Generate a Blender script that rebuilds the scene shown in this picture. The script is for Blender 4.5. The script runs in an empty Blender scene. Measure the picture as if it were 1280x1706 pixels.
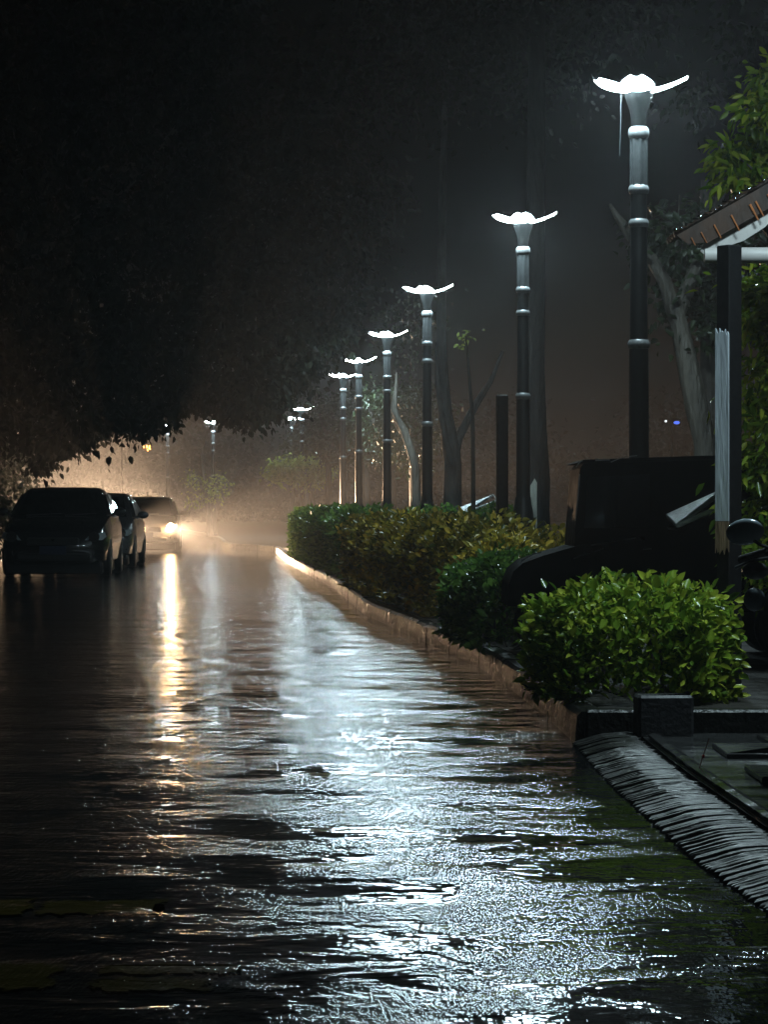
import bpy, math, random
import numpy as np
from mathutils import Vector, Matrix

random.seed(7)
rng = np.random.default_rng(7)
sc = bpy.context.scene
COL = sc.collection
F, HZ, CH = 4733.0, 850.0, 1.1            # focal length in photo pixels, horizon row, eye height


def P(px, py, Y):
    return Vector(((px - 640) * Y / F, Y, CH - (py - HZ) * Y / F))


# ------------------------------------------------------------------ helpers
def tag(o, label=None, cat=None, group=None, kind=None):
    if label: o['label'] = label
    if cat: o['category'] = cat
    if group: o['group'] = group
    if kind: o['kind'] = kind
    return o


def empty(name, loc=(0, 0, 0), rz=0.0):
    o = bpy.data.objects.new(name, None)
    o.location = loc
    o.rotation_euler = (0, 0, rz)
    o.empty_display_size = 0.1
    COL.objects.link(o)
    return o


def copy_tree(o, parent=None):
    c = o.copy()
    COL.objects.link(c)
    if parent is not None:
        c.parent = parent
    for ch in list(o.children):
        copy_tree(ch, c)
    return c


class MB:
    def __init__(s):
        s.v, s.f = [], []

    def add(s, verts, faces):
        n = len(s.v)
        s.v += [tuple(v) for v in verts]
        s.f += [tuple(i + n for i in f) for f in faces]
        return s

    def box(s, c, d, rot=None, bev=0.0):
        hx, hy, hz = d[0] / 2, d[1] / 2, d[2] / 2
        b = min(bev, hx * .9, hy * .9, hz * .9)
        M = rot or Matrix.Identity(3)
        c = Vector(c)
        if b <= 0:
            vs = [(x, y, z) for x in (-hx, hx) for y in (-hy, hy) for z in (-hz, hz)]
            fs = [(0, 1, 3, 2), (4, 6, 7, 5), (0, 4, 5, 1), (2, 3, 7, 6), (0, 2, 6, 4), (1, 5, 7, 3)]
        else:
            def ring(z, i):
                return [(sx * (hx - i) + 0, sy * (hy - i), z) for sx, sy in ((-1, -1), (1, -1), (1, 1), (-1, 1))]
            def ring8(z):
                return [(-hx + b, -hy, z), (hx - b, -hy, z), (hx, -hy + b, z), (hx, hy - b, z),
                        (hx - b, hy, z), (-hx + b, hy, z), (-hx, hy - b, z), (-hx, -hy + b, z)]
            def ring8i(z):
                return [(-hx + b, -hy + b, z), (hx - b, -hy + b, z), (hx - b, -hy + b, z), (hx - b, hy - b, z),
                        (hx - b, hy - b, z), (-hx + b, hy - b, z), (-hx + b, hy - b, z), (-hx + b, -hy + b, z)]
            vs = ring8i(-hz) + ring8(-hz + b) + ring8(hz - b) + ring8i(hz)
            fs = []
            for k in range(3):
                for i in range(8):
                    j = (i + 1) % 8
                    fs.append((k * 8 + i, k * 8 + j, k * 8 + 8 + j, k * 8 + 8 + i))
            fs.append((0, 7, 5, 3)); fs.append((24, 27, 29, 31))
        return s.add([M @ Vector(v) + c for v in vs], fs)

    def tube(s, pts, rad, n=10, cap=True, wob=0.0):
        pts = [Vector(p) for p in pts]
        if not isinstance(rad, (list, tuple)):
            rad = [rad] * len(pts)
        vs, fs = [], []
        up = Vector((0.13, 0.27, 1)).normalized()
        prev = None
        for i, p in enumerate(pts):
            t = (pts[min(i + 1, len(pts) - 1)] - pts[max(i - 1, 0)]).normalized()
            if prev is None:
                a = t.cross(up)
                if a.length < .05: a = t.cross(Vector((1, 0, 0)))
                a.normalize()
            else:
                a = (prev - t * prev.dot(t)).normalized()
            prev = a
            b = t.cross(a)
            for k in range(n):
                an = 2 * math.pi * k / n
                r = rad[i] * (1 + wob * math.sin(3 * an + i * 1.7) + wob * random.uniform(-1, 1))
                vs.append(p + a * (math.cos(an) * r) + b * (math.sin(an) * r))
        for i in range(len(pts) - 1):
            for k in range(n):
                j = (k + 1) % n
                fs.append((i * n + k, i * n + j, i * n + n + j, i * n + n + k))
        if cap:
            fs.append(tuple(range(n - 1, -1, -1)))
            fs.append(tuple((len(pts) - 1) * n + k for k in range(n)))
        return s.add(vs, fs)

    def lathe(s, prof, n=20, M=None):
        vs, fs = [], []
        for r, z in prof:
            for k in range(n):
                an = 2 * math.pi * k / n
                v = Vector((r * math.cos(an), r * math.sin(an), z))
                vs.append(M @ v if M else v)
        m = len(prof)
        for i in range(m - 1):
            for k in range(n):
                j = (k + 1) % n
                fs.append((i * n + k, i * n + j, i * n + n + j, i * n + n + k))
        fs.append(tuple(range(n - 1, -1, -1)))
        fs.append(tuple((m - 1) * n + k for k in range(n)))
        return s.add(vs, fs)

    def loft(s, rings, cap=True, closed=True):
        n = len(rings[0])
        vs = [v for r in rings for v in r]
        fs = []
        for i in range(len(rings) - 1):
            for k in range(n if closed else n - 1):
                j = (k + 1) % n
                fs.append((i * n + k, i * n + j, i * n + n + j, i * n + n + k))
        if cap:
            fs.append(tuple(range(n - 1, -1, -1)))
            fs.append(tuple((len(rings) - 1) * n + k for k in range(n)))
        return s.add(vs, fs)

    def prism(s, prof, axis_a, axis_b, axis_d, depth, origin):
        o = Vector(origin); A, B, D = Vector(axis_a), Vector(axis_b), Vector(axis_d)
        n = len(prof)
        vs = [o + A * a + B * b for a, b in prof] + [o + A * a + B * b + D * depth for a, b in prof]
        fs = [tuple(range(n)), tuple(range(2 * n - 1, n - 1, -1))]
        for i in range(n):
            j = (i + 1) % n
            fs.append((i, i + n, j + n, j))
        return s.add(vs, fs)

    def ellipsoid(s, c, r, M=None, nu=14, nv=9):
        c = Vector(c)
        vs, fs = [], []
        for i in range(nv + 1):
            th = math.pi * min(max(i / nv, .02), .98)
            for k in range(nu):
                ph = 2 * math.pi * k / nu
                v = Vector((r[0] * math.sin(th) * math.cos(ph), r[1] * math.sin(th) * math.sin(ph), r[2] * math.cos(th)))
                vs.append((M @ v if M else v) + c)
        for i in range(nv):
            for k in range(nu):
                j = (k + 1) % nu
                fs.append((i * nu + k, i * nu + nu + k, i * nu + nu + j, i * nu + j))
        fs.append(tuple(range(nu)))
        fs.append(tuple(nv * nu + k for k in range(nu - 1, -1, -1)))
        return s.add(vs, fs)

    def build(s, name, m, parent=None, smooth=True, angle=40, fix=True):
        me = bpy.data.meshes.new(name)
        me.from_pydata(s.v, [], s.f)
        me.materials.append(m)
        me.validate()
        if fix:
            import bmesh
            bm = bmesh.new(); bm.from_mesh(me)
            bmesh.ops.recalc_face_normals(bm, faces=bm.faces)
            bm.to_mesh(me); bm.free()
        if smooth:
            me.polygons.foreach_set('use_smooth', [True] * len(me.polygons))
            me.set_sharp_from_angle(angle=math.radians(angle))
        o = bpy.data.objects.new(name, me)
        COL.objects.link(o)
        if parent is not None: o.parent = parent
        return o


def norm(a):
    return a / np.maximum(np.linalg.norm(a, axis=-1, keepdims=True), 1e-9)


def leaf_obj(name, c, d, size, mat, parent=None, wr=.28, fold=.25, droop=.25):
    """one mesh of many folded leaves: c centres, d directions, size lengths"""
    n = len(c)
    d = norm(d)
    nr = norm(np.cross(d, rng.normal(size=(n, 3))))
    nr[nr[:, 2] < 0] *= -1
    sd = np.cross(d, nr)
    s = size[:, None] if np.ndim(size) else np.full((n, 1), size)
    w = wr * rng.uniform(.8, 1.2, (n, 1))
    base = c
    r1 = c + d * .33 * s + sd * w * s + nr * fold * w * s
    r2 = c + d * .68 * s + sd * .8 * w * s + nr * (fold * .8 * w - droop * .35) * s
    tip = c + d * s - nr * droop * s
    l2 = c + d * .68 * s - sd * .8 * w * s + nr * (fold * .8 * w - droop * .35) * s
    l1 = c + d * .33 * s - sd * w * s + nr * fold * w * s
    V = np.stack([base, r1, r2, tip, l2, l1], 1).reshape(-1, 3)
    idx = np.arange(n)[:, None] * 6
    L = np.concatenate([idx + [0, 1, 2, 3], idx + [0, 3, 4, 5]], 1).reshape(-1)
    me = bpy.data.meshes.new(name)
    me.vertices.add(n * 6); me.vertices.foreach_set('co', V.astype(np.float32).ravel())
    me.loops.add(n * 8); me.loops.foreach_set('vertex_index', L.astype(np.int32))
    me.polygons.add(n * 2)
    me.polygons.foreach_set('loop_start', (np.arange(n * 2) * 4).astype(np.int32))
    me.polygons.foreach_set('loop_total', np.full(n * 2, 4, np.int32))
    me.materials.append(mat)
    me.update(calc_edges=True)
    me.polygons.foreach_set('use_smooth', [True] * (n * 2))
    o = bpy.data.objects.new(name, me)
    COL.objects.link(o)
    if parent is not None: o.parent = parent
    return o


# ------------------------------------------------------------------ materials
def newmat(name):
    m = bpy.data.materials.new(name)
    m.use_nodes = True
    nt = m.node_tree
    return m, nt, nt.nodes['Principled BSDF']


def N(nt, t, **kw):
    n = nt.nodes.new(t)
    for k, v in kw.items():
        if k in n.inputs: n.inputs[k].default_value = v
        else: setattr(n, k, v)
    return n


def ramp(nt, src, stops):
    r = nt.nodes.new('ShaderNodeValToRGB')
    el = r.color_ramp.elements
    while len(el) < len(stops): el.new(.5)
    for e, (p, c) in zip(el, stops):
        e.position = p
        e.color = (c, c, c, 1) if np.isscalar(c) else (*c, 1)
    nt.links.new(src, r.inputs[0])
    return r.outputs[0]


def mat(name, col, rough=.5, var=.25, scale=8, bump=.0, bscale=40, metal=0, spec=.5, coat=0, stretch=(1, 1, 1)):
    m, nt, b = newmat(name)
    tc = N(nt, 'ShaderNodeTexCoord')
    mp = N(nt, 'ShaderNodeMapping'); mp.inputs['Scale'].default_value = stretch
    nt.links.new(tc.outputs['Object'], mp.inputs[0])
    no = N(nt, 'ShaderNodeTexNoise', Scale=scale, Detail=5.0, Roughness=.6)
    nt.links.new(mp.outputs[0], no.inputs['Vector'])
    lo = tuple(c * (1 - var) for c in col); hi = tuple(c * (1 + var) for c in col)
    nt.links.new(ramp(nt, no.outputs[0], [(.3, lo), (.7, hi)]), b.inputs['Base Color'])
    nt.links.new(ramp(nt, no.outputs[0], [(.3, min(1, rough * 1.25)), (.7, rough * .8)]), b.inputs['Roughness'])
    b.inputs['Metallic'].default_value = metal
    b.inputs['Specular IOR Level'].default_value = spec
    b.inputs['Coat Weight'].default_value = coat
    b.inputs['Coat Roughness'].default_value = .05
    if bump:
        n2 = N(nt, 'ShaderNodeTexNoise', Scale=bscale, Detail=4.0)
        nt.links.new(mp.outputs[0], n2.inputs['Vector'])
        bp = N(nt, 'ShaderNodeBump', Strength=1.0, Distance=bump)
        nt.links.new(n2.outputs[0], bp.inputs['Height'])
        nt.links.new(bp.outputs[0], b.inputs['Normal'])
    return m


def leafmat(name, c1, c2, c3, rough=.28, trans=.25, spec=.6):
    m, nt, b = newmat(name)
    g = N(nt, 'ShaderNodeNewGeometry')
    col = ramp(nt, g.outputs['Random Per Island'], [(0, c1), (.55, c2), (1, c3)])
    nt.links.new(col, b.inputs['Base Color'])
    b.inputs['Roughness'].default_value = rough
    b.inputs['Specular IOR Level'].default_value = spec
    tr = N(nt, 'ShaderNodeBsdfTranslucent')
    nt.links.new(col, tr.inputs[0])
    mx = N(nt, 'ShaderNodeMixShader', Fac=trans)
    nt.links.new(b.outputs[0], mx.inputs[1]); nt.links.new(tr.outputs[0], mx.inputs[2])
    nt.links.new(mx.outputs[0], nt.nodes['Material Output'].inputs[0])
    return m


def emit(name, col, s):
    m, nt, b = newmat(name)
    e = N(nt, 'ShaderNodeEmission', Strength=s)
    e.inputs[0].default_value = (*col, 1)
    nt.links.new(e.outputs[0], nt.nodes['Material Output'].inputs[0])
    return m


def wet_ground(name, base, s_mask, mask, r_dry, r_wet, ripple, grain, gscale=75, rscale=3.0):
    m, nt, b = newmat(name)
    tc = N(nt, 'ShaderNodeTexCoord')
    o = tc.outputs['Object']
    mp = N(nt, 'ShaderNodeMapping'); mp.inputs['Scale'].default_value = (.75, 1.0, 1)
    nt.links.new(o, mp.inputs[0])
    mk = N(nt, 'ShaderNodeTexNoise', Scale=s_mask, Detail=4.0, Roughness=.62, Distortion=.6)
    nt.links.new(mp.outputs[0], mk.inputs['Vector'])
    M_ = ramp(nt, mk.outputs[0], [(mask[0], 0.0), (mask[1], 1.0)])
    big = N(nt, 'ShaderNodeTexNoise', Scale=.9, Detail=3.0)
    nt.links.new(o, big.inputs['Vector'])
    cn = N(nt, 'ShaderNodeTexNoise', Scale=14.0, Detail=6.0, Roughness=.7)
    nt.links.new(o, cn.inputs['Vector'])
    nt.links.new(ramp(nt, cn.outputs[0], [(.3, tuple(c * .6 for c in base)), (.75, tuple(c * 1.5 for c in base))]), b.inputs['Base Color'])
    nt.links.new(ramp(nt, M_, [(0, r_wet), (1, r_dry)]), b.inputs['Roughness'])
    b.inputs['IOR'].default_value = 1.45
    b.inputs['Specular IOR Level'].default_value = .5
    rp = N(nt, 'ShaderNodeTexNoise', Scale=rscale, Detail=3.0, Roughness=.55, Distortion=.4)
    nt.links.new(mp.outputs[0], rp.inputs['Vector'])
    b1 = N(nt, 'ShaderNodeBump', Strength=1.0, Distance=ripple)
    nt.links.new(rp.outputs[0], b1.inputs['Height'])
    gr = N(nt, 'ShaderNodeTexNoise', Scale=gscale, Detail=3.0, Roughness=.6)
    gm_ = N(nt, 'ShaderNodeMapping'); gm_.inputs['Scale'].default_value = (1, .16, 1)
    nt.links.new(o, gm_.inputs[0]); nt.links.new(gm_.outputs[0], gr.inputs['Vector'])
    mu = N(nt, 'ShaderNodeMath', operation='MULTIPLY')
    nt.links.new(gr.outputs[0], mu.inputs[0]); nt.links.new(M_, mu.inputs[1])
    gm0 = N(nt, 'ShaderNodeMapping'); gm0.inputs['Scale'].default_value = (.4, 1, 1)
    nt.links.new(o, gm0.inputs[0])
    r0_ = N(nt, 'ShaderNodeTexNoise', Scale=.55, Detail=2.0, Roughness=.5)
    nt.links.new(gm0.outputs[0], r0_.inputs['Vector'])
    b05 = N(nt, 'ShaderNodeBump', Strength=1.0, Distance=ripple * 1.9)
    nt.links.new(r0_.outputs[0], b05.inputs['Height'])
    nt.links.new(b05.outputs[0], b1.inputs['Normal'])
    r2 = N(nt, 'ShaderNodeTexNoise', Scale=6.0, Detail=3.0, Roughness=.6)
    nt.links.new(mp.outputs[0], r2.inputs['Vector'])
    b15 = N(nt, 'ShaderNodeBump', Strength=1.0, Distance=ripple * .36)
    nt.links.new(r2.outputs[0], b15.inputs['Height'])
    nt.links.new(b1.outputs[0], b15.inputs['Normal'])
    b1 = b15
    gm2 = N(nt, 'ShaderNodeMapping'); gm2.inputs['Scale'].default_value = (1, .3, 1)
    nt.links.new(o, gm2.inputs[0])
    md_ = N(nt, 'ShaderNodeTexNoise', Scale=22.0, Detail=2.0, Roughness=.6)
    nt.links.new(gm2.outputs[0], md_.inputs['Vector'])
    b17 = N(nt, 'ShaderNodeBump', Strength=1.0, Distance=grain * .4)
    nt.links.new(md_.outputs[0], b17.inputs['Height'])
    nt.links.new(b1.outputs[0], b17.inputs['Normal'])
    b1 = b17
    b2 = N(nt, 'ShaderNodeBump', Strength=1.0, Distance=grain)
    nt.links.new(mu.outputs[0], b2.inputs['Height'])
    nt.links.new(b1.outputs[0], b2.inputs['Normal'])
    nt.links.new(b2.outputs[0], b.inputs['Normal'])
    return m


LAMP_L = 255.0
M = {}
M['road'] = wet_ground('wet_asphalt', (.014, .015, .016), 2.0, (.42, .57), .066, .04, .012, .0042, rscale=1.8)
M['gutter'] = wet_ground('wet_gutter', (.03, .031, .031), 3.0, (.40, .56), .12, .05, .008, .0017)
M['pave'] = wet_ground('wet_paving', (.05, .05, .05), 3.0, (.40, .6), .2, .08, .006, .0015)
M['kerb'] = mat('kerb_stone', (.014, .0135, .013), .3, .6, 6, .012, 30, spec=.35)
M['cobble'] = mat('split_stone', (.028, .028, .026), .34, .5, 9, .016, 34, stretch=(.6, 1.6, 1))
M['soil'] = mat('soil', (.02, .017, .013), .8, .4, 6, .02, 25)
M['black'] = mat('black_lamp_paint', (.006, .007, .008), .35, .3, 30, .0006, 90)
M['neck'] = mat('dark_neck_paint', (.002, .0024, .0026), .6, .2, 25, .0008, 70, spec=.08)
M['grey'] = mat('grey_lamp_paint', (.032, .036, .038), .5, .2, 25, .0008, 70, spec=.3)
M['steel'] = mat('collar_metal', (.16, .17, .175), .4, .25, 30, .0006, 80, metal=.3)
M['led'] = emit('led_panel', (.70, .93, 1.0), LAMP_L)
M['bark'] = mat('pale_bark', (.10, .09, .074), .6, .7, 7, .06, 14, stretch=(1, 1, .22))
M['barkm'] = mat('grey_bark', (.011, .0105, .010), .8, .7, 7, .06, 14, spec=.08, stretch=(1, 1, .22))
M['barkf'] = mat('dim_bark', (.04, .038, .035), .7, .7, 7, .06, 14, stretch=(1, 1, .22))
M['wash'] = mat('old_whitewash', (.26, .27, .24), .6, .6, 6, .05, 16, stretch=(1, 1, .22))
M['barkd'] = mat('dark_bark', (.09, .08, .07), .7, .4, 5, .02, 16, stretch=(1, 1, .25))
M['twig'] = mat('twig', (.05, .04, .03), .7, .3)
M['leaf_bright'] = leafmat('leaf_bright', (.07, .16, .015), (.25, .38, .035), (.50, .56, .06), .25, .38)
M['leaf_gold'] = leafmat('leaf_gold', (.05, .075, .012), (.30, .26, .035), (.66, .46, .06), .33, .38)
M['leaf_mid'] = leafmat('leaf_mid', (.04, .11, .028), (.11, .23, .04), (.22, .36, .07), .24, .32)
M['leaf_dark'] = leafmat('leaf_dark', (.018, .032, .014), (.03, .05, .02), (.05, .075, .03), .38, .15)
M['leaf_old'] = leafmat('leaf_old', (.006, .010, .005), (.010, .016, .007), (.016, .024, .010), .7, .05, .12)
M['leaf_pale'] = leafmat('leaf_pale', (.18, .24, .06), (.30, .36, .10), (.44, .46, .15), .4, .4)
M['car_black'] = mat('car_paint_black', (.010, .010, .012), .22, .2, 40, coat=1)
M['car_silver'] = mat('car_paint_silver', (.16, .15, .16), .3, .1, 40, metal=.5, coat=1)
M['car_grey'] = mat('car_paint_grey', (.34, .32, .30), .3, .1, 40, metal=.4, coat=1)
M['carglass'] = mat('car_glass', (.008, .009, .010), .06, .1, 5, spec=.8)
M['rubber'] = mat('rubber', (.012, .012, .012), .6, .3, 40)
M['alloy'] = mat('alloy', (.45, .45, .46), .3, .15, 30, metal=.8)
M['chrome'] = mat('chrome', (.6, .62, .63), .12, .1, 30, metal=1)
M['lamp_lens'] = mat('clear_lens', (.45, .5, .52), .08, .1, 30, spec=.8, coat=1)
M['plate'] = mat('blue_plate', (.006, .012, .04), .5, .1, 20)
M['plastic'] = mat('black_plastic', (.014, .014, .015), .4, .3, 40)
M['headlight_on'] = emit('headlight_on', (1.0, .60, .28), 220.0)
M['apron'] = mat('scooter_apron', (.09, .082, .072), .5, .2, 10)
M['mirror_shell'] = mat('mirror_shell', (.42, .52, .58), .25, .15, 20, coat=.6)
M['red'] = mat('red_reflector', (.6, .03, .02), .2, .1)
M['rust'] = mat('rusty_sheet', (.05, .026, .016), .45, .6, 9, .004, 30, stretch=(1, 1, .3))  # rusty brown, with warm light from behind put into the colour
M['rust_rib'] = mat('orange_rust', (.42, .15, .055), .3, .3, 12)  # warm light on the roof ribs painted as orange; the stake rod reuses it
M['soffit'] = mat('cream_board', (.62, .60, .58), .5, .12, 5)
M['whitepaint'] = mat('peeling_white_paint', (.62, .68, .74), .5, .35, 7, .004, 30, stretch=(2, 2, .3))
M['peel'] = mat('peeling_primer', (.34, .23, .15), .45, .5, 9, .006, 40, stretch=(3, 3, .4))  # torn lower end of the paint, its orange is warm light painted in
M['iron'] = mat('black_iron', (.008, .008, .009), .6, .3, 20, spec=.2)
M['cart'] = mat('cart_paint', (.003, .003, .0034), .7, .3, 10, spec=.03)
M['wetboard'] = mat('wet_white_board', (.72, .80, .82), .18, .3, 14, .01, 30, stretch=(1, 4, 4))
M['concrete'] = mat('concrete', (.05, .05, .055), .45, .35, 6, .006, 40)
M['yellow'] = wet_ground('worn_yellow_paint', (.11, .085, .006), 2.0, (.42, .57), .10, .05, .009, .0042, rscale=1.8)
M['amber'] = emit('amber_cell', (1.0, .55, .12), 9.0)
M['amber_dim'] = mat('amber_case', (.20, .09, .02), .3, .3)
M['bluelight'] = emit('blue_light', (.10, .2, 1.0), 1.6)
M['whitelight'] = emit('white_light', (.9, .95, 1.0), 2.0)

# ------------------------------------------------------------------ the setting
KERB = [(1.35, -8), (1.2, 5), (1.055, 7.8), (.99, 8.75), (.955, 9.94), (.92, 11.2), (.905, 12.3), (.90, 13.35), (.876, 14.5), (.806, 16.7),
        (.674, 19.7), (.478, 22), (-.21, 29.9), (-.70, 39.7), (-1.29, 48.2), (-2.0, 59), (-2.45, 67), (-2.9, 75),
        (-3.5, 78.5), (-4.4, 81), (-4.9, 86), (-5.5, 95), (-6.6, 110), (-11, 150), (-22, 200), (-40, 250)]


def kx(Y):
    for (x0, y0), (x1, y1) in zip(KERB, KERB[1:]):
        if Y <= y1:
            return x0 + (x1 - x0) * (Y - y0) / (y1 - y0)
    return KERB[-1][0]


def strip(name, ys, xa, za, xb, zb, m, nx=1):
    mb = MB()
    rows = []
    for Y in ys:
        a, b = xa(Y), xb(Y)
        rows.append([Vector((a + (b - a) * i / nx, Y, za + (zb - za) * i / nx)) for i in range(nx + 1)])
    mb.loft(rows, cap=False, closed=False)
    o = mb.build(name, m, fix=False)
    tag(o, kind='structure')
    me = o.data
    if me.polygons[0].normal.z < 0: me.flip_normals()
    return o


YS = [-8 + i * 1.0 for i in range(0, 60)] + [52 + i * 2.5 for i in range(80)]
YN = [y for y in YS if y <= 13.0] + [13.4]
YF = [13.4] + [y for y in YS if y > 13.4]

g = MB(); g.add([(-190, -45, -.06), (190, -45, -.06), (190, 330, -.06), (-190, 330, -.06)], [(0, 1, 2, 3)])
tag(g.build('ground', M['soil'], fix=False), kind='structure')
RW = 5.7
strip('road', YS, lambda Y: kx(Y) - RW, 0, lambda Y: kx(Y) + .02, 0, M['road'], 4)
strip('verge', YS, lambda Y: kx(Y) - RW - 60, .14, lambda Y: kx(Y) - RW - .15, .14, M['soil'], 2)


def sweep(name, ys, prof, m, xs=kx, smooth=False):
    mb = MB()
    mb.loft([[Vector((xs(Y) + a, Y, z)) for a, z in prof] for Y in ys], cap=True, closed=True)
    o = mb.build(name, m, smooth=smooth)
    return tag(o, kind='structure')


mb = MB()
yk = 13.4
while yk < 200:
    L_ = random.uniform(.8, 1.05) if yk < 90 else 4.0
    dx, dz, tw_ = random.uniform(-.002, .002), random.uniform(-.006, .004), random.uniform(-.003, .003)
    rows = []
    for q, (t_, ins) in enumerate(((.001, .0), (.012, 0), (L_ * .5, 0), (L_ - .012, 0), (L_ - .001, .0))):
        X = kx(yk + t_) + dx + tw_ * (t_ / L_ - .5)
        rows.append([Vector((X + a_, yk + t_, z_ + (dz if z_ > 0 else 0))) for a_, z_ in ((ins, -.05), (.006 + ins, .05 + random.uniform(-.01, .01)), (.014 + ins, .128), (.036, .15 - ins), (.13, .15 - ins), (.15 - ins, .14), (.15 - ins, -.05))])
    mb.loft(rows)
    yk += L_
tag(mb.build('kerb', M['kerb'], angle=25), kind='structure')
sweep('kerb', [-8 + 3 * i for i in range(80)], [(-RW - .15, -.05), (-RW - .15, .15), (-RW - .02, .15), (-RW, .135), (-RW, -.05)], M['kerb'])
# mountable kerb of rough split stone in front of the entrance
mb = MB()
yy = -8.0
PR = ((.0, .008), (.045, .020), (.09, .034), (.13, .044), (.18, .049), (.24, .052), (.27, .048))
while yy < 13.36:
    w_ = random.uniform(.035, .09) if yy > 4 else .4
    a0, a1 = yy + .002, yy + w_ - .002
    tl, dz = random.uniform(-.004, .004), random.uniform(-.004, .004)
    rows = []
    for q, Yq in enumerate((a0, (a0 + a1) / 2, a1)):
        X = kx(Yq)
        up_ = (.0, .005, .0)[q] + tl * (q - 1) + dz
        skew = 0
        rows.append([Vector((X + a_ + random.uniform(-.002, .002) + .015 * (q - 1), Yq + skew + random.uniform(-.002, .002), z_ + up_ + random.uniform(-.0015, .0015))) for a_, z_ in PR] + [Vector((X + .27, Yq, -.04)), Vector((X, Yq, -.04))])
    mb.loft(rows)
    yy += w_
tag(mb.build('sloped_kerb', M['cobble'], smooth=False), kind='structure')
# paving slabs of the entrance, each row a little uneven
strip('entrance_paving', YN, lambda Y: kx(Y) + .30, .05, lambda Y: kx(Y) + 12, .05, M['pave'], 3)
mb = MB()
sweep('edging', [-8 + .5 * i for i in range(42)] + [13.0], [(.31, 0), (.31, .074), (.335, .08), (.36, .074), (.36, 0)], M['pave'])
for k in range(7):
    for q in range(5):
        X0, Y0 = 1.30 + q * .42 + (k % 2) * .15, 9.2 + k * .56
        if X0 < kx(Y0) + .42: continue
        mb.box((X0 + .2, Y0 + .27, .056 + random.uniform(0, .012)), (.40, .54, .024), bev=.004)
tag(mb.build('paving_slabs', M['pave'], smooth=False), kind='structure')
strip('sidewalk', YF, lambda Y: kx(Y) + .15, .142, lambda Y: kx(Y) + 60, .142, M['soil'], 3)
sweep_pts = [Vector((.95 + i * .2, 13.42 + (0 if i else -.02), 0)) for i in range(14)]
mb = MB(); mb.box((3.9, 13.43, .06), (5.9, .12, .20), bev=.012)
tag(mb.build('planter_edge', M['kerb'], smooth=False), kind='structure')
# worn yellow road markings near the camera
mb = MB()
for (x0, x1, y0, y1) in [(-1.65, -.98, 7.68, 8.02), (-.95, -.62, 7.72, 7.98), (-1.5, -.99, 6.5, 6.88), (-.97, -.78, 6.5, 6.88), (-.67, -.40, 6.50, 6.66), (-.67, -.36, 6.74, 6.86)]:
    ed = []
    for (ax, ay), (bx_, by_) in (((x0, y0), (x1, y0)), ((x1, y0), (x1, y1)), ((x1, y1), (x0, y1)), ((x0, y1), (x0, y0))):
        for q in range(14):
            t_ = q / 14
            ed.append((ax + (bx_ - ax) * t_ + random.uniform(-.022, .022), ay + (by_ - ay) * t_ + random.uniform(-.03, .03), .004))
    mb.add(ed, [tuple(range(len(ed)))])
tag(mb.build('road_marking', M['yellow'], fix=False, smooth=False), kind='structure')

# ------------------------------------------------------------------ street lamps
def petal_rows(off=0.0, inset=0.0, nt_=9, ns=6, r0=.05, deg=17):
    rows = []
    Lp, tilt = .335, math.radians(deg)
    for i in range(nt_ + 1):
        t = inset * 1.5 + (1 - inset * 1.6) * i / nt_
        r = r0 + Lp * t
        w = (.145 * max(math.sin(math.pi * min(.16 + .80 * t, .985)), .0) ** .6) * (1 - inset)
        row = []
        for k in range(ns + 1):
            s_ = -1 + 2 * k / ns
            z = Lp * t * math.tan(tilt) + .03 * math.sin(math.pi * t) * -.6 + .018 * (s_ * s_) - off
            row.append(Vector((r, w * s_, z)))
        rows.append(row)
    return rows


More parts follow.
